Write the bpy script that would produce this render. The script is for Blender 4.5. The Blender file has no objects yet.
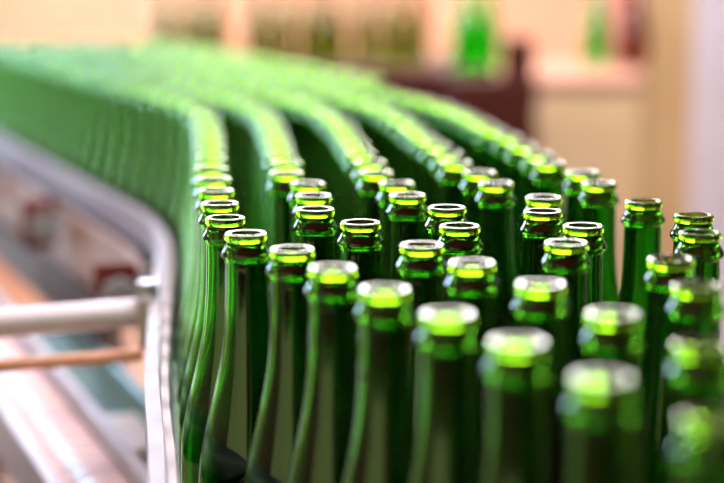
import bpy, bmesh, math, random
from mathutils import Vector, Matrix

random.seed(7)
SC = bpy.context.scene
COL = SC.collection

# ------------------------------------------------------------------ materials
def lin(r, g, b):
    f = lambda c: (c/255/12.92 if c/255 <= .04045 else ((c/255+.055)/1.055)**2.4)
    return (f(r), f(g), f(b), 1.0)

def mat(name, rgb, rough=.5, metal=0., noise=None, bump=0., spec=.5, rgb2=None, stretch=(1, 1, 1)):
    m = bpy.data.materials.new(name); m.use_nodes = True
    nt = m.node_tree; b = nt.nodes['Principled BSDF']
    b.inputs['Base Color'].default_value = lin(*rgb)
    b.inputs['Roughness'].default_value = rough
    b.inputs['Metallic'].default_value = metal
    b.inputs['Specular IOR Level'].default_value = spec
    if noise:
        tc = nt.nodes.new('ShaderNodeTexCoord'); mp = nt.nodes.new('ShaderNodeMapping')
        mp.inputs['Scale'].default_value = stretch
        n = nt.nodes.new('ShaderNodeTexNoise'); n.inputs['Scale'].default_value = noise
        n.inputs['Detail'].default_value = 5
        nt.links.new(tc.outputs['Object'], mp.inputs['Vector']); nt.links.new(mp.outputs['Vector'], n.inputs['Vector'])
        if rgb2:
            cr = nt.nodes.new('ShaderNodeValToRGB')
            cr.color_ramp.elements[0].position = .35; cr.color_ramp.elements[1].position = .65
            cr.color_ramp.elements[0].color = lin(*rgb); cr.color_ramp.elements[1].color = lin(*rgb2)
            nt.links.new(n.outputs['Fac'], cr.inputs['Fac']); nt.links.new(cr.outputs['Color'], b.inputs['Base Color'])
        if bump:
            bp = nt.nodes.new('ShaderNodeBump'); bp.inputs['Strength'].default_value = bump
            bp.inputs['Distance'].default_value = .002
            nt.links.new(n.outputs['Fac'], bp.inputs['Height']); nt.links.new(bp.outputs['Normal'], b.inputs['Normal'])
    return m

def glass(name, col, rough=0.0, ior=1.5):
    m = bpy.data.materials.new(name); m.use_nodes = True
    nt = m.node_tree; b = nt.nodes['Principled BSDF']
    b.inputs['Base Color'].default_value = (*col, 1)
    b.inputs['Transmission Weight'].default_value = 1
    b.inputs['Roughness'].default_value = rough
    b.inputs['IOR'].default_value = ior
    return m

# ------------------------------------------------------------------ mesh helpers
class MB:
    """collects shapes and links them as ONE mesh object"""
    def __init__(self): self.bm = bmesh.new()
    def box(self, c, s, rot=None, bev=0.0):
        M = Matrix.Translation(c) @ (rot if rot else Matrix()) @ Matrix.Diagonal((*s, 1))
        r = bmesh.ops.create_cube(self.bm, size=1, matrix=M)
        if bev:
            es = list({e for v in r['verts'] for e in v.link_edges})
            bmesh.ops.bevel(self.bm, geom=es, offset=bev, segments=2, affect='EDGES', profile=.5)
        return self
    def tube(self, a, b, r, r2=None, seg=20):
        a, b = Vector(a), Vector(b); d = b-a
        M = Matrix.Translation((a+b)/2) @ d.to_track_quat('Z', 'Y').to_matrix().to_4x4()
        bmesh.ops.create_cone(self.bm, cap_ends=True, segments=seg, radius1=r, radius2=r if r2 is None else r2,
                              depth=d.length, matrix=M)
        return self
    def sweep(self, pts, prof):
        """sweep a closed profile [(across, up)] along a level polyline of (x, y, z) points"""
        rings = []
        n = len(pts)
        for i, p in enumerate(pts):
            a = Vector(pts[max(i-1, 0)]); b = Vector(pts[min(i+1, n-1)])
            t = (b-a); t.z = 0; t.normalize(); nr = Vector((t.y, -t.x, 0))
            rings.append([self.bm.verts.new(Vector(p)+nr*u+Vector((0, 0, v))) for u, v in prof])
        k = len(prof)
        for i in range(n-1):
            for j in range(k):
                self.bm.faces.new((rings[i][j], rings[i][(j+1) % k], rings[i+1][(j+1) % k], rings[i+1][j]))
        self.bm.faces.new(rings[0]); self.bm.faces.new(rings[-1])
        return self
    def lathe(self, prof, seg=32, loc=(0, 0, 0)):
        rings = []
        for r, z in prof:
            if r < 1e-6: rings.append([self.bm.verts.new((loc[0], loc[1], loc[2]+z))])
            else: rings.append([self.bm.verts.new((loc[0]+r*math.cos(2*math.pi*k/seg), loc[1]+r*math.sin(2*math.pi*k/seg), loc[2]+z)) for k in range(seg)])
        for A, B in zip(rings, rings[1:]):
            for k in range(seg):
                q = (k+1) % seg
                f = [A[k % len(A)], A[q % len(A)], B[q % len(B)], B[k % len(B)]]
                f = list(dict.fromkeys(f))
                if len(f) > 2: self.bm.faces.new(f)
        return self
    def build(self, name, m, parent=None, smooth=False, fix=True, loc=None):
        if fix: bmesh.ops.recalc_face_normals(self.bm, faces=self.bm.faces)
        me = bpy.data.meshes.new(name); self.bm.to_mesh(me); self.bm.free()
        if smooth:
            for p in me.polygons: p.use_smooth = True
        me.materials.append(m)
        o = bpy.data.objects.new(name, me); COL.objects.link(o)
        if parent: o.parent = parent
        if loc: o.location = loc
        return o

def tag(o, label, cat, group=None):
    o['label'] = label; o['category'] = cat
    if group: o['group'] = group
    return o

def empty(name, loc=(0, 0, 0), rz=0.):
    o = bpy.data.objects.new(name, None); COL.objects.link(o)
    o.location = loc; o.rotation_euler = (0, 0, rz); o.empty_display_size = .05
    return o

def struct(o): o['kind'] = 'structure'; return o

# bottle positions on the conveyor (metres), row by row
BOTTLES = {
    'L1': [(-0.0895,1.1133), (-0.0984,1.1773), (-0.1064,1.2414), (-0.1138,1.3059), (-0.1217,1.3705), (-0.1267,1.4361), (-0.1328,1.5012), (-0.1389,1.5662), (-0.1453,1.6313), (-0.1522,1.6964), (-0.1595,1.7614), (-0.1684,1.8265), (-0.1817,1.8906), (-0.2001,1.9533), (-0.2227,2.0146), (-0.2475,2.0750), (-0.2725,2.1353), (-0.2974,2.1957), (-0.3224,2.2560), (-0.3474,2.3164), (-0.3724,2.3767), (-0.3974,2.4371), (-0.4224,2.4974), (-0.4474,2.5578), (-0.4723,2.6181), (-0.4973,2.6785), (-0.5223,2.7388), (-0.5473,2.7992), (-0.5723,2.8595), (-0.5973,2.9199), (-0.6222,2.9802), (-0.6472,3.0406), (-0.6722,3.1009), (-0.6972,3.1613), (-0.7222,3.2216), (-0.7472,3.2820)],
    'L2': [(-0.0316,1.1509), (-0.0346,1.2154), (-0.0408,1.2797), (-0.0596,1.3416), (-0.0623,1.4061), (-0.0700,1.4703), (-0.0744,1.5347), (-0.0801,1.5996), (-0.0862,1.6647), (-0.0929,1.7297), (-0.1000,1.7950), (-0.1097,1.8597), (-0.1241,1.9235), (-0.1431,1.9859), (-0.1659,2.0474), (-0.1904,2.1080), (-0.2150,2.1685), (-0.2395,2.2290), (-0.2641,2.2896), (-0.2888,2.3500), (-0.3138,2.4104), (-0.3388,2.4707), (-0.3638,2.5311), (-0.3888,2.5914), (-0.4138,2.6518), (-0.4387,2.7121), (-0.4637,2.7725), (-0.4887,2.8328), (-0.5137,2.8932), (-0.5387,2.9535), (-0.5637,3.0139), (-0.5886,3.0742), (-0.6136,3.1346), (-0.6386,3.1949), (-0.6636,3.2553), (-0.6886,3.3156)],
    'L3': [(0.0326,1.2175), (0.0261,1.2818), (0.0110,1.3446), (0.0066,1.4091), (-0.0009,1.4732), (-0.0061,1.5376), (-0.0119,1.6020), (-0.0179,1.6853), (-0.0263,1.7505), (-0.0338,1.8157), (-0.0443,1.8802), (-0.0592,1.9441), (-0.0785,2.0067), (-0.1013,2.0682), (-0.1259,2.1286), (-0.1506,2.1891), (-0.1753,2.2496), (-0.2000,2.3100), (-0.2248,2.3705), (-0.2498,2.4308), (-0.2747,2.4912), (-0.2997,2.5515), (-0.3247,2.6119), (-0.3497,2.6722), (-0.3747,2.7326), (-0.3997,2.7929), (-0.4247,2.8533), (-0.4496,2.9136), (-0.4746,2.9740), (-0.4996,3.0343), (-0.5246,3.0947), (-0.5496,3.1550), (-0.5746,3.2154), (-0.5996,3.2757), (-0.6245,3.3361)],
    'L4': [(0.1004,1.2800), (0.0925,1.3441), (0.0772,1.4069), (0.0734,1.4714), (0.0665,1.5367), (0.0579,1.6008), (0.0517,1.6721), (0.0445,1.7374), (0.0374,1.8025), (0.0282,1.8674), (0.0152,1.9316), (-0.0021,1.9948), (-0.0231,2.0568), (-0.0469,2.1177), (-0.0716,2.1782), (-0.0963,2.2386), (-0.1210,2.2991), (-0.1457,2.3596), (-0.1706,2.4200), (-0.1956,2.4803), (-0.2206,2.5407), (-0.2455,2.6010), (-0.2705,2.6614), (-0.2955,2.7217), (-0.3205,2.7821), (-0.3455,2.8424), (-0.3705,2.9028), (-0.3955,2.9631), (-0.4204,3.0235), (-0.4454,3.0838), (-0.4704,3.1442), (-0.4954,3.2045), (-0.5204,3.2649), (-0.5454,3.3252)],
    'L5': [(0.1781,1.2797), (0.1739,1.3442), (0.1543,1.4058), (0.1516,1.4703), (0.1435,1.5346), (0.1371,1.6091), (0.1259,1.6736), (0.1181,1.7408), (0.1104,1.8060), (0.1010,1.8706), (0.0880,1.9350), (0.0712,1.9985), (0.0508,2.0604), (0.0272,2.1215), (0.0019,2.1821), (-0.0234,2.2423), (-0.0488,2.3025), (-0.0741,2.3627), (-0.0993,2.4230), (-0.1243,2.4833), (-0.1493,2.5437), (-0.1743,2.6040), (-0.1993,2.6644), (-0.2242,2.7247), (-0.2492,2.7851), (-0.2742,2.8454), (-0.2992,2.9058), (-0.3242,2.9661), (-0.3492,3.0265), (-0.3741,3.0868), (-0.3991,3.1472), (-0.4241,3.2075), (-0.4491,3.2679), (-0.4741,3.3282)],
    'L6': [(0.0127,2.3301), (-0.0123,2.3905), (-0.0373,2.4509), (-0.0622,2.5112), (-0.0872,2.5716), (-0.1122,2.6319), (-0.1372,2.6923), (-0.1622,2.7526), (-0.1872,2.8130), (-0.2122,2.8733), (-0.2371,2.9337), (-0.2621,2.9940), (-0.2871,3.0544), (-0.3121,3.1147), (-0.3371,3.1751), (-0.3621,3.2354), (-0.3871,3.2958), (-0.4120,3.3561)],
    'A': [(-0.0719,1.0511), (-0.0410,0.9944), (-0.0163,0.9347), (0.0117,0.8751), (0.0416,0.8142), (0.0701,0.7544), (0.0993,0.6888), (0.1328,0.6264)],
    'B': [(-0.0010,1.0940), (0.0356,1.0096), (0.0618,0.9504), (0.0943,0.8893), (0.1218,0.8147), (0.1521,0.7484)],
    'C': [(0.0579,1.1581), (0.0621,1.0800)],
    'D': [(0.1287,1.2059), (0.1215,1.1417), (0.1407,1.0799), (0.1226,1.0174)],
    'E': [(0.1964,1.1868), (0.2197,1.1251), (0.2101,1.0548), (0.1758,0.9630), (0.1756,0.8847)],
}
# ------------------------------------------------------------------ materials used
M_GLASS = glass('green_bottle_glass', (.10, .52, .05))
M_LIPGLASS = glass('green_lip_glass', (.20, .44, .006))
M_THICK = glass('thick_green_glass', (.06, .27, .01))
M_EMERALD = glass('emerald_glass', (.08, .80, .05))
M_OLIVE = glass('olive_glass', (.30, .42, .03))
M_BROWN_GLASS = glass('amber_glass', (.42, .12, .03))
M_STEEL = mat('brushed_steel', (178, 180, 190), rough=.45, metal=1., noise=60, bump=.05)
M_STRIP = mat('white_wear_strip', (214, 213, 224), rough=.6, spec=.2, noise=40, bump=.03)
M_CHAIN = mat('conveyor_chain', (70, 66, 62), rough=.35, metal=.8, noise=90, rgb2=(54, 50, 47), bump=.05)
M_GUARD = mat('guard_panel', (192, 166, 156), rough=.5, noise=9, rgb2=(178, 150, 138))
M_BEAM = mat('dark_beam', (66, 52, 46), rough=.55, noise=14, rgb2=(80, 64, 56))
M_RED = mat('dark_red_paint', (112, 34, 28), rough=.45, noise=12, rgb2=(96, 30, 26))
M_KNOB = mat('grey_knob', (150, 158, 164), rough=.35, noise=30, rgb2=(138, 146, 152))
M_ARM = mat('pale_arm', (190, 178, 174), rough=.35, metal=.4, noise=25, rgb2=(178, 166, 160))
M_COPPER = mat('copper_tube', (224, 170, 140), rough=.4, metal=.3, noise=30, rgb2=(214, 158, 126))
M_BELT = mat('pale_belt_modules', (226, 192, 182), rough=.5, spec=.3, noise=50, rgb2=(216, 180, 170), bump=.06)  # pink of the reflected peach wall is put into the belt colour
M_TEAL = mat('teal_tray', (120, 168, 158), rough=.25, noise=12, rgb2=(104, 150, 142), bump=.04)
M_PEACH = mat('peach_plaster', (232, 184, 146), rough=.85, noise=3, rgb2=(226, 176, 138))
M_BEIGE = mat('beige_enamel', (214, 192, 158), rough=.5, noise=5, rgb2=(208, 186, 150))
M_BEIGETOP = mat('pale_pink_top', (190, 154, 136), rough=1, spec=0, noise=6, rgb2=(182, 146, 128))
M_TAN = mat('tan_post', (204, 178, 136), rough=.7, noise=5, rgb2=(196, 168, 126))
M_SIDING = mat('white_siding', (226, 226, 248), rough=.6, noise=4, rgb2=(218, 217, 240))
M_BROWNWOOD = mat('red_brown_wood', (84, 42, 36), rough=.8, noise=8, rgb2=(66, 32, 28), stretch=(1, 1, 6), spec=.15)
M_PINK = mat('pink_card', (230, 150, 132), rough=.7, noise=8, rgb2=(222, 140, 122))
M_FLOOR = mat('warm_concrete', (168, 132, 104), rough=.6, noise=3, rgb2=(150, 116, 92))
M_CEIL = mat('ceiling_boards', (236, 120, 94), rough=.9, noise=3, rgb2=(226, 112, 88))
M_LWALL = mat('left_wall_paint', (150, 128, 112), rough=.9, noise=3, rgb2=(144, 122, 106))
M_RWALL = mat('brick_red_wall', (122, 72, 58), rough=.9, noise=4, rgb2=(112, 64, 52))
M_RAIL = mat('grey_lavender_rail', (178, 180, 200), rough=.55, spec=.3, noise=20, rgb2=(168, 170, 190), bump=.03)
M_DSTEEL = mat('dull_steel', (196, 200, 214), rough=.6, metal=.2, noise=40, bump=.04)
M_ROD = mat('pale_rod', (222, 222, 236), rough=.4, metal=.3, noise=30, rgb2=(212, 212, 228))
M_GLARE = mat('white_glare', (250, 249, 252), rough=.25, noise=30, rgb2=(242, 241, 246))  # white that stands in for glare on the belt and tray
M_FRAME = mat('window_frame', (210, 212, 216), rough=.5, noise=10)

# ------------------------------------------------------------------ the bottle
OUTER = [(0, 5), (12, 4.6), (21, 2.2), (25.5, 0), (29, .9), (31.2, 3.5), (32, 8), (32, 20), (32, 45), (32, 70), (31.8, 80), (30.9, 92),
         (29.2, 104), (26.5, 117), (22.9, 132), (19.2, 148), (16.3, 163), (14.5, 178), (13.6, 192), (13.2, 206), (13.05, 217), (13.05, 222),
         (13.3, 223.1), (14.3, 223.9), (15.3, 225.1), (15.5, 226.7), (14.9, 228.3), (13.7, 230.3), (12.6, 232.5), (12.1, 234), (12.2, 235),
         (12.8, 235.6), (13.35, 236.4), (13.5, 237.5), (13.3, 238.7), (12.75, 239.6), (12.2, 239.92), (11.3, 240), (10.4, 239.9), (9.8, 239.5), (9.45, 238.4),
         (9.6, 236), (9.6, 222), (9.6, 206), (10.2, 192), (11.2, 178), (13.1, 163), (16.1, 148), (19.8, 132), (23.5, 117), (26.2, 104), (27.9, 92),
         (28.8, 80), (29, 70), (29, 45), (29, 16), (27.8, 10.5), (23, 8.2), (12, 9.6), (0, 10.2)]
TOP = 34   # index at which the outline turns inwards (top of the lip)

def smooth_profile(P, n=3):
    out = []
    for i in range(len(P)-1):
        p0, p1, p2, p3 = P[max(i-1, 0)], P[i], P[i+1], P[min(i+2, len(P)-1)]
        for k in range(n):
            t = k/n
            q = []
            for c in (0, 1):
                # monotone-ish hermite, tangents scaled to the local chord so uneven spacing does not overshoot
                d1 = math.hypot(p1[0]-p0[0], p1[1]-p0[1]) or 1e-9
                d2 = math.hypot(p2[0]-p1[0], p2[1]-p1[1]) or 1e-9
                d3 = math.hypot(p3[0]-p2[0], p3[1]-p2[1]) or 1e-9
                m1 = ((p1[c]-p0[c])/d1*d2+(p2[c]-p1[c])/d2*d1)/(d1+d2)*d2 if i > 0 else p2[c]-p1[c]
                m2 = ((p2[c]-p1[c])/d2*d3+(p3[c]-p2[c])/d3*d2)/(d2+d3)*d2 if i < len(P)-2 else p2[c]-p1[c]
                h = (2*t**3-3*t*t+1)*p1[c]+(t**3-2*t*t+t)*m1+(-2*t**3+3*t*t)*p2[c]+(t**3-t*t)*m2
                q.append(h)
            out.append((max(q[0], 0), q[1], i+t))
    out.append((*P[-1], len(P)-1))
    return out

def bottle_meshes(seg, n, cuts):
    """meshes for the height bands between cuts (mm); they share seam rings and the normals of the whole outline"""
    prof = smooth_profile(OUTER, n)
    N = len(prof); nor = []
    for i in range(N):
        a, b = prof[max(i-1, 0)], prof[min(i+1, N-1)]
        t = (b[0]-a[0], b[1]-a[1]); L = math.hypot(*t) or 1e-9
        nor.append((t[1]/L, -t[0]/L))
    nor[0] = (0, -1); nor[-1] = (0, 1)
    meshes = []
    itop = max(range(N), key=lambda i: prof[i][1])
    for (zn, z0, z1) in cuts:
        me = bpy.data.meshes.new(zn); V, F, NN = [], [], []
        ro = [i for i in range(0, itop+1)]; ri = [i for i in range(itop, N)]
        def snap(idx, z):       # index of the outline vertex closest to a cut height
            return min(idx, key=lambda i: abs(prof[i][1]-z))
        if z0 is None and z1 is None: runs = [list(range(N))]
        elif z0 is None: runs = [list(range(0, snap(ro, z1)+1)), list(range(snap(ri, z1), N))]
        elif z1 is None: runs = [list(range(snap(ro, z0), snap(ri, z0)+1))]
        else: runs = [list(range(snap(ro, z0), snap(ro, z1)+1)), list(range(snap(ri, z1), snap(ri, z0)+1))]
        for run in runs:
            prev = None
            for i in run:
                r, z = prof[i][0]/1000, prof[i][1]/1000; nr, nz = nor[i]
                if r < 1e-6:
                    ring = [len(V)]*seg; V.append((0, 0, z)); NN.append((0, 0, nz))
                else:
                    ring = list(range(len(V), len(V)+seg))
                    for k in range(seg):
                        a = 2*math.pi*k/seg; ca, sa = math.cos(a), math.sin(a)
                        V.append((r*ca, r*sa, z)); NN.append((nr*ca, nr*sa, nz))
                if prev:
                    for k in range(seg):
                        q = (k+1) % seg
                        f = list(dict.fromkeys((prev[k], prev[q], ring[q], ring[k])))
                        if len(f) > 2: F.append(f)
                prev = ring
        me.from_pydata(V, [], F); me.update()
        for p in me.polygons: p.use_smooth = True
        me.normals_split_custom_set_from_vertices(NN)
        if zn == 'collar': me.materials.append(M_THICK)
        else: me.materials.append(M_LIPGLASS if zn == 'lip' else M_GLASS)
        if zn == 'glass_bottle':        # single-mesh far bottles: the thick collar band is the second slot
            me.materials.append(M_THICK); me.materials.append(M_LIPGLASS)
            for p in me.polygons: p.material_index = 2 if p.center.z > .234 else (1 if p.center.z > .222 else 0)
        meshes.append(me)
    return meshes

NEAR_CUTS = [('body', None, 163), ('neck', 163, 222), ('collar', 222, 234), ('lip', 234, None)]
NEAR = bottle_meshes(48, 3, NEAR_CUTS)
FAR = bottle_meshes(32, 2, [('glass_bottle', None, None)])[0]

def place_bottle(x, y, z, label, group, parts):
    if parts:
        r = empty('glass_bottle', (x, y, z), random.uniform(0, 6.28))
        for (nm, _, _), me in zip(NEAR_CUTS, NEAR):
            c = bpy.data.objects.new(nm, me); COL.objects.link(c); c.parent = r
    else:
        r = bpy.data.objects.new('glass_bottle', FAR); COL.objects.link(r); r.location = (x, y, z)
    return tag(r, label, 'bottle', group)

ORD = ['first', 'second', 'third', 'fourth', 'fifth', 'sixth', 'seventh', 'eighth', 'ninth', 'tenth', 'eleventh', 'twelfth', 'thirteenth',
       'fourteenth', 'fifteenth', 'sixteenth', 'seventeenth', 'eighteenth', 'nineteenth', 'twentieth']
ORD += ['twenty-'+o for o in ORD[:9]]+['thirtieth']+['thirty-'+o for o in ORD[:9]]

LANES = {'L1': 'leftmost', 'L2': 'second from left', 'L3': 'middle', 'L4': 'fourth from left', 'L5': 'rightmost', 'L6': 'short far back'}
NBEND = {}
for k, nm in LANES.items():
    grp = 'bottles in the %s receding row' % nm
    bend = next(i for i, p in enumerate(BOTTLES[k]) if p[1] > 1.82) if k != 'L6' else 0
    for i, (x, y) in enumerate(BOTTLES[k]):
        if i < bend:
            st = 'sharp' if y < 1.2 else ('soft-focus' if y < 1.5 else 'blurred')
            lab = '%s green glass bottle, %s from the front in the %s receding row' % (st, ORD[i], nm)
        else:
            lab = 'far blurred green bottle, %s past the bend in the %s row' % (ORD[i-bend], nm)
            if k == 'L6': lab = 'far blurred green bottle, %s from the right in the outermost row at the back edge' % ORD[i]
        place_bottle(x, y, 0, lab, grp, y < 2.15)

FRONT = {
 'A': ['sharp green glass bottle, second from the left along the front slanting edge',
       'green glass bottle with softly blurred lip, third along the front slanting edge',
       'green glass bottle, fourth along the front slanting edge, clear neck below a white lip',
       'green glass bottle, fifth along the front slanting edge, with blurred white lip',
       'green glass bottle, sixth along the front slanting edge, two bottles left of the biggest lip',
       'large blurred green bottle, seventh along the front slanting edge, with broad white lip ring',
       'large blurred green bottle nearest the camera at bottom centre right, two big white highlights',
       'blurred green bottle cut by the bottom right corner of the picture'],
 'B': ['sharp green glass bottle standing alone behind the front edge, right of the second receding row',
       'green bottle behind the front edge, its white lip just left of a sharper one',
       'green bottle of the second slanting line, right of and below the twin lips at centre',
       'blurred green bottle of the second slanting line, below the close pair right of centre',
       'blurred green bottle with two white highlights, above the nearest big bottle',
       'blurred green bottle at the right edge, directly above the one in the corner'],
 'C': ['sharp green glass bottle just in front of the middle receding row, brown-tinted lip',
       'sharp green glass bottle in front of the middle row, overlapping the one behind it'],
 'D': ['sharp green glass bottle whose lip peeks out directly behind another, right of centre',
       'sharp green glass bottle directly in front of its twin, right of centre',
       'green glass bottle left of the lone upright one, bright streak on its neck',
       'green glass bottle with soft white lip in front of the close pair, right of centre'],
 'E': ['tall sharp green glass bottle standing alone against the beige cabinet and tan post',
       'sharp green glass bottle at the right edge, in front of the white slatted wall',
       'green bottle at the right edge, lip overlapping the sharper one behind it',
       'blurred green bottle near the right edge, in front of the lone upright bottle',
       'blurred green bottle near the right edge, directly below two overlapping lips'],
}
GRP = {'A': 'bottles along the front slanting edge', 'B': 'bottles of the second slanting line', 'C': 'bottles ahead of the middle row',
       'D': 'bottles clustered right of centre', 'E': 'bottles along the right side'}
for k, labs in FRONT.items():
    for (x, y), lab in zip(BOTTLES[k], labs): place_bottle(x, y, 0, lab, GRP[k], True)

# ------------------------------------------------------------------ the main conveyor
RAIL = [(-.045, .40), (-.092, .80), (-.116, 1.003), (-.1425, 1.197), (-.171, 1.464), (-.186, 1.62), (-.2005, 1.755), (-.2215, 1.88), (-.2615, 2.0),
        (-.3365, 2.182), (-.485, 2.54), (-.597, 2.81), (-.842, 3.4)]
def smooth2(P, n=4):
    out = []
    for i in range(len(P)-1):
        p0, p1, p2, p3 = P[max(i-1, 0)], P[i], P[i+1], P[min(i+2, len(P)-1)]
        for k in range(n):
            t = k/n
            out.append(tuple(.5*((2*p1[c])+(-p0[c]+p2[c])*t+(2*p0[c]-5*p1[c]+4*p2[c]-p3[c])*t*t+(-p0[c]+3*p1[c]-3*p2[c]+p3[c])*t**3) for c in (0, 1)))
    out.append(P[-1]); return out
def offs(P, d):
    out = []
    for i, p in enumerate(P):
        a, b = P[max(i-1, 0)], P[min(i+1, len(P)-1)]
        t = Vector((b[0]-a[0], b[1]-a[1])).normalized()
        out.append((p[0]+t.y*d, p[1]-t.x*d))
    return out
RS = smooth2(RAIL)
conv = tag(empty('bottle_conveyor'), 'wide curved dark conveyor table carrying the crowd of green bottles', 'conveyor')
mid = offs(RS, .213)
b = MB()
b.sweep([(x, y, 0) for x, y in mid], [(-.223, -.03), (.223, -.03), (.223, -.0005), (-.223, -.0005)])
b.build('deck', M_CHAIN, conv)
g = [p for p in RS if p[1] > 1.78]; g2 = [p for p in RS if p[1] > 2.0]
b = MB(); b.sweep([(x, y, 0) for x, y in offs(g, -.030)], [(-.004, -.002), (.004, -.002), (.004, .076), (-.004, .076)])
o = b.build('guard_panel', M_GUARD, conv); o['label'] = 'pinkish beige side guard panel'
b = MB(); b.sweep([(x, y, 0) for x, y in offs(g2, -.042)], [(-.007, -.060), (.007, -.060), (.007, -.004), (-.007, -.004)])
b.build('side_beam', M_BEAM, conv)
b = MB(); b.sweep([(x, y, 0) for x, y in offs(RS, .445)], [(-.006, -.10), (.006, -.10), (.006, .015), (-.006, .015)])
b.build('side_beam', M_BEAM, conv)
for px, py in ((-.02, .62), (.28, .62), (-.09, 1.7), (.2, 1.75), (-.38, 2.55), (.02, 2.75)):
    b = MB(); b.tube((px, py, -.9), (px, py, -.031), .022).tube((px, py, -.9), (px, py, -.885), .05)
    b.build('support_leg', M_STEEL, conv)

# guide rail along the bottles' left side
b = MB(); b.sweep([(x, y, .094) for x, y in offs(RS, -.004)], [(-.009, -.019), (.001, -.019), (.001, .019), (-.009, .019)])
rail = b.build('guide_rail', M_RAIL, conv); rail['label'] = 'curved pale lavender-grey guide rail'
b = MB(); b.sweep([(x, y, .094) for x, y in RS], [(-.002, -.010), (.0035, -.010), (.005, -.005), (.005, .005), (.0035, .010), (-.002, .010)])
o = b.build('wear_strip', M_STRIP, rail); o['label'] = 'white plastic wear strip'
b = MB(); b.box((-.186, 1.466, .094), (.016, .034, .046), bev=.004).tube((-.186, 1.466, .117), (-.186, 1.466, .128), .009)
b.build('clamp', M_STEEL, rail)
b = MB(); b.tube((-.196, 1.466, .100), (-.46, 1.385, .096), 0.0125); b.build('support_rod', M_ROD, rail)
b = MB(); b.tube((-.46, 1.385, -.9), (-.46, 1.385, .13), .016).tube((-.46, 1.385, -.9), (-.46, 1.385, -.885), .05); b.build('post', M_STEEL, rail)
for (x, y, z, rz) in ((-.247, 1.72, .066, .25), (-.412, 2.20, .062, .42), (-.585, 2.62, .062, .42)):
    # arm from the rail, red back plate, round clamping knob
    a_ = MB(); a_.box((.005, .03, .012), (.06, .012, .014), bev=.003); br = a_.build('bracket', M_ARM, conv, loc=(x, y, z)); br.rotation_euler = (0, 0, rz)
    a_ = MB(); a_.box((-.002, .018, -.004), (.046, .008, .066), bev=.003); a_.build('back_plate', M_RED, br)
    a_ = MB()
    a_.tube((0, .014, -.004), (0, .004, -.004), .008); a_.tube((0, .004, -.004), (0, -.010, -.004), .018, .0165, 24)
    for q in range(8):
        an = q*math.pi/4; a_.tube((.017*math.cos(an), .004, -.004+.017*math.sin(an)), (.0155*math.cos(an), -.010, -.004+.0155*math.sin(an)), .004, seg=8)
    a_.build('knob', M_KNOB, br)
o = MB().tube((-.19, 1.452, .066), (-.455, 1.380, .062), .0058).build('pipe', M_COPPER, rail); o['label'] = 'copper-orange pipe'

# ------------------------------------------------------------------ lower side conveyor at the left
side = tag(empty('side_conveyor', (0, 0, 0), math.radians(20.7)), 'narrow low conveyor with pale slatted belt at the bottom left', 'conveyor')
zb = -.06
b = MB(); y = 1.30
while y < 2.5:
    b.box((.2985, y, zb-.004), (.066, .031, .008), bev=.0018); y += .033
b.build('slat_belt', M_BELT, side)
b = MB(); y = 1.30
while y < 2.5:
    b.box((.291, y, zb+.002), (.016, .017, .004), bev=.0015); y += .033
o = b.build('belt_glare', M_GLARE, side); o['label'] = 'row of white glare patches on the slats'  # white blocks standing in for glare patches on the slats
for x0, wd, hh in ((.2575, .012, .016), (.3385, .0115, .018)):
    b = MB(); b.box((x0, 1.9, zb+hh/2-.02), (wd, 1.2, hh+.04), bev=.002); b.build('side_strip', M_DSTEEL, side)
b = MB(); b.box((.386, 1.86, zb-.014), (.082, .60, .006), bev=.002); b.box((.425, 1.86, zb-.011), (.004, .60, .012), bev=.001)
b.build('drip_tray', M_TEAL, side)
b = MB(); y = 1.58
for k in range(8):
    b.box((.369, 1.575+.0165*k, zb-.005), (.044, .014, .008), bev=.002)
b.build('glare_plate', M_GLARE, side)  # white plates standing in for window glare on the wet tray
for yy in (1.45, 2.3):
    b = MB()
    for xx in (.262, .334): b.tube((xx, yy, -.9), (xx, yy, zb-.045), .014)
    b.box((.298, yy, zb-.05), (.09, .03, .012)); b.build('leg_frame', M_STEEL, side)
m = tag(empty('motor_housing', (-.400, 1.545, -.115)), 'dark red motor housing under the side conveyor at bottom left corner', 'motor')
MB().box((-.01, 0, 0), (.09, .14, .12), bev=.012).build('casing', M_RED, m)
b = MB()
for k in range(6): b.box((-.01, -.055+.022*k, .062), (.084, .006, .008))
b.build('cooling_fins', M_RED, m)
MB().tube((-.01, 0, -.775), (-.01, 0, -.06), .02).build('stand', M_BEAM, m)

# ------------------------------------------------------------------ background
tb = tag(empty('wooden_table', (-.235, 4.5, 0)), 'long low red-brown table behind the bottles carrying a row of olive bottles', 'table')
MB().box((0, 0, .100), (1.13, .62, .03), bev=.004).build('table_top', M_BROWNWOOD, tb)
MB().box((0, -.29, -.08), (1.11, .02, .33)).build('apron', M_BROWNWOOD, tb)
for xx in (-.52, .52):
    for yy in (-.27, .27): MB().box((xx, yy, -.4075), (.06, .05, .985)).build('leg', M_BROWNWOOD, tb)
bx = tag(empty('wooden_crate', (.295, 3.90, 0)), 'dark red-brown crate with a raised right end, left of the beige cabinet', 'crate')
MB().box((0, 0, -.389), (.19, .10, 1.022), bev=.004).build('box', M_BROWNWOOD, bx)
MB().box((.060, .02, .166), (.068, .03, .088), bev=.003).build('upright_end', M_BROWNWOOD, bx)
for z in (.08, .0, -.08): MB().box((0, -.053, z), (.194, .006, .05), bev=.001).build('slat', M_BROWNWOOD, bx)

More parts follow.
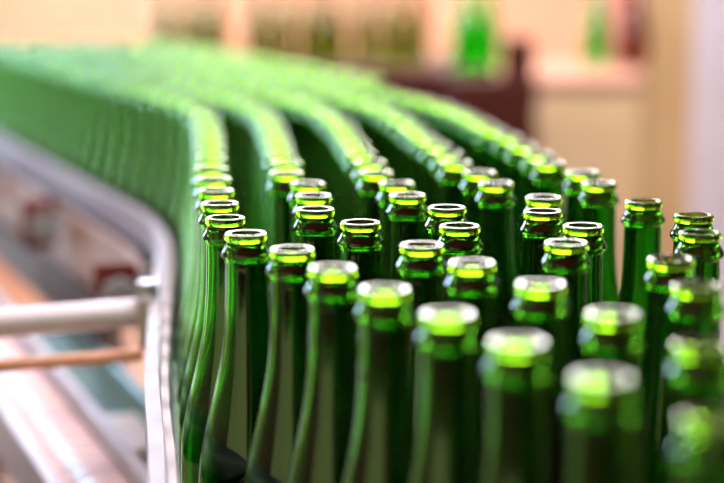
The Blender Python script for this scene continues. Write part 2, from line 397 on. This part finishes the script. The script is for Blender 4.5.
def whole(m):
    me = FAR.copy()
    for k in range(3): me.materials[k] = m
    return me
FAR_OLIVE, FAR_EMERALD = whole(M_OLIVE), whole(M_EMERALD)
def paint(o, me): o.data = me; return o
row = [(-.515, 4.46), (-.447, 4.50), (-.378, 4.46), (-.275, 4.52), (-.205, 4.48), (-.135, 4.52), (-.070, 4.46), (.005, 4.52), (.074, 4.47), (.140, 4.50)]
for i, (x, y) in enumerate(row):
    lab = 'blurred olive green bottle on the brown table, %s from the left in its row' % ORD[i]
    paint(place_bottle(x, y, .115, lab, 'bottles standing on the brown table', False), FAR_OLIVE)
paint(place_bottle(.255, 4.30, .115, 'bright emerald green bottle standing apart on the brown table beside the dark crate', 'bottles on the brown table end', False), FAR_EMERALD)
paint(place_bottle(.312, 4.33, .115, 'emerald green bottle tucked against the dark crate at the table end', 'bottles on the brown table end', False), FAR_EMERALD)

cb = tag(empty('beige_cabinet', (.53, 4.32, 0), math.radians(-6)), 'beige metal cabinet with pale pinkish top behind the bottles at right', 'cabinet')
MB().box((0, 0, -.41), (.31, .62, .98), bev=.01).build('carcass', M_BEIGE, cb)
MB().box((0, 0, .0985), (.325, .635, .025), bev=.006).build('worktop', M_BEIGETOP, cb)
b = MB(); b.box((-.005, -.315, -.40), (.27, .012, .86), bev=.004); d_ = b.build('door', M_BEIGE, cb)
b = MB(); b.box((.09, -.330, -.30), (.012, .016, .12), bev=.003); h_ = b.build('handle', M_STEEL, d_)
paint(place_bottle(.602, 4.46, .111, 'green bottle standing alone on the pale cabinet top against the peach wall', 'bottles on the cabinet', False), FAR_EMERALD)
c_ = tag(empty('pink_carton', (.668, 4.50, .111), .2), 'pale pink carton standing on the cabinet top left of the brown bottle', 'carton')
MB().box((0, 0, .11), (.05, .05, .22), bev=.002).build('carton_box', M_PINK, c_)
MB().box((0, 0, .2215), (.052, .012, .003)).build('closing_tape', M_BEIGETOP, c_)
ob = bpy.data.objects.new('amber_bottle', FAR); COL.objects.link(ob); ob.location = (.7, 4.42, .111)
ob.data = whole(M_BROWN_GLASS)
tag(ob, 'dark brown glass bottle on the cabinet top beside the tan post', 'bottle')

# ------------------------------------------------------------------ the room
struct(MB().box((0, 3.0, -.925), (6.4, 10, .05)).build('floor', M_FLOOR))
struct(MB().box((0, 7.05, 1.05), (6.4, .1, 3.9)).build('wall_back', M_PEACH))
struct(MB().box((0, 3.0, 3.025), (6.4, 10, .05)).build('ceiling', M_CEIL))
b = MB()   # left wall with a long window opening
b.box((-2.25, .45, 1.05), (.1, 1.9, 3.9)); b.box((-2.25, 3.4, 1.05), (.1, .8, 3.9)); b.box((-2.25, 2.2, 1.05), (.1, 1.6, 3.9)); b.box((-2.25, -1.5, -.6), (.1, 2.0, .6)); b.box((-2.25, -1.5, 2.8), (.1, 2.0, .4)); b.box((-2.25, 6.3, 1.05), (.1, 1.4, 3.9))
b.box((-2.25, 4.7, 2.2), (.1, 1.8, 1.6))
struct(b.build('wall_left', M_LWALL))
b = MB()
for yy in (3.82, 4.7, 5.58): b.box((-2.24, yy, .25), (.05, .04, 2.3))
for zz in (.47, 1.38): b.box((-2.24, 4.7, zz), (.05, 1.8, .04))
struct(b.build('window_1', M_FRAME))
for n_, xs in (('window_2', (-.85, .12, 1.1)), ('window_3', (-2.1, -1.56, -1.02))):   # high windows in the back wall
    b = MB()
    for xx in xs: b.box((xx, 6.98, 2.0), (.04, .04, 1.8))
    for zz in (1.1, 2.9): b.box(((xs[0]+xs[-1])/2, 6.98, zz), (xs[-1]-xs[0]+.04, .04, .04))
    struct(b.build(n_, M_FRAME))
b = MB()   # wall behind the photographer with a wide opening to a lit hall on the left
b.box((1.15, -2.55, 1.05), (2.5, .1, 3.9)); b.box((-1.2, -2.55, 2.8), (2.2, .1, .4)); b.box((-1.2, -2.55, -.6), (2.2, .1, .6))
struct(b.build('wall_front', M_RWALL))
b = MB()
for xx in (-2.2, -.1): b.box((xx, -2.5, 1.15), (.06, .06, 2.9))
for zz in (-.3, 2.6): b.box((-1.15, -2.5, zz), (2.16, .06, .06))
struct(b.build('window_4', M_FRAME))
b = MB()
for yy in (-2.44, -.53): b.box((-2.22, yy, 1.15), (.05, .05, 2.9))
for zz in (-.3, 2.6): b.box((-2.22, -1.48, zz), (.05, 1.96, .05))
struct(b.build('window_5', M_FRAME))
b = MB(); z = -.9
b.box((1.97, 4.66, 1.05), (2.2, .05, 3.9))
while z < 2.95:
    b.box((1.97, 4.632, z+.021), (2.2, .012, .040), rot=Matrix.Rotation(math.radians(9), 4, 'X')); z += .046
struct(b.build('wall_right', M_SIDING))
struct(MB().box((.792, 4.52, 1.05), (.125, .12, 3.9), bev=.004).build('trim_1', M_TAN))

# ------------------------------------------------------------------ light
def area(name, loc, size, size_y, energy, col, look):
    l = bpy.data.lights.new(name, 'AREA'); l.shape = 'RECTANGLE'; l.size = size; l.size_y = size_y
    l.energy = energy; l.color = col
    o = bpy.data.objects.new(name, l); COL.objects.link(o); o.location = loc
    o.rotation_euler = (Vector(look)-Vector(loc)).to_track_quat('-Z', 'Y').to_euler()
    return o
area('ceiling_lamp_back', (0, 5.6, 2.95), 4.0, .7, 100, (1, .85, .74), (0, 5.6, 0))
area('fill_lamp_right', (1.2, 2.2, 2.95), 1.6, .5, 210, (1, .95, .9), (1.3, 3.8, 0))  # unseen lamp added to brighten the cabinet and the slatted wall
area('ceiling_lamp_front', (0, .2, 2.95), 2.4, .4, 50, (1, .93, .86), (0, .2, 0))
def pane(parent, c, size, power, col):
    """a window pane with bright daylight or an added fill glow behind it; power in watts spread over its face"""
    face = sorted(size)[-1]*sorted(size)[-2]
    m = bpy.data.materials.new('daylit_or_fill_pane'); m.use_nodes = True
    nt = m.node_tree; nt.nodes.remove(nt.nodes['Principled BSDF'])
    e = nt.nodes.new('ShaderNodeEmission'); e.inputs['Color'].default_value = (*col, 1)
    e.inputs['Strength'].default_value = power/(math.pi*face)
    nt.links.new(e.outputs['Emission'], nt.nodes['Material Output'].inputs['Surface'])
    MB().box(c, size).build('pane', m, parent)
W = {o.name: o for o in COL.objects if o.name.startswith('window_')}
pane(W['window_2'], (.125, 6.985, 2.0), (1.95, .006, 1.78), 300, (1, .95, .93))
pane(W['window_3'], (-1.56, 6.985, 2.0), (1.06, .006, 1.78), 130, (.28, .62, 1))
pane(W['window_1'], (-2.25, 4.7, .925), (.006, 1.76, .9), 150, (.5, .72, 1))
pane(W['window_1'], (-2.25, 4.7, -.21), (.006, 1.76, 1.34), 22, (.8, .92, 1))  # low glowing pane added to brighten the bottles at far left
pane(W['window_4'], (-1.15, -2.53, 1.15), (2.05, .006, 2.86), 24, (1, .98, .42))
pane(W['window_5'], (-2.25, -1.48, 1.15), (.006, 1.9, 2.86), 20, (1, .98, .42))
w = bpy.data.worlds.new('World'); SC.world = w; w.use_nodes = True
w.node_tree.nodes['Background'].inputs['Color'].default_value = (.06, .032, .022, 1)
w.node_tree.nodes['Background'].inputs['Strength'].default_value = 1

# ------------------------------------------------------------------ camera
cd = bpy.data.cameras.new('Camera'); cam = bpy.data.objects.new('Camera', cd); COL.objects.link(cam)
cam.location = (0, 0, .415); cam.rotation_euler = (math.radians(90-9.75), 0, 0)
cd.sensor_width = 36; cd.lens = 1720/724*36; cd.clip_start = .02
cd.dof.use_dof = True; cd.dof.focus_distance = 1.13
cd.dof.aperture_fstop = (cd.lens/1000)/.029
cd.dof.aperture_blades = 0
SC.camera = cam

SC.view_settings.view_transform = 'Standard'; SC.view_settings.look = 'None'
SC.view_settings.gamma = 1; SC.view_settings.use_curve_mapping = False
SC.view_settings.exposure = 0.0
cy = SC.cycles
cy.max_bounces = 24; cy.transmission_bounces = 24; cy.glossy_bounces = 8; cy.diffuse_bounces = 3
cy.caustics_reflective = False; cy.caustics_refractive = True
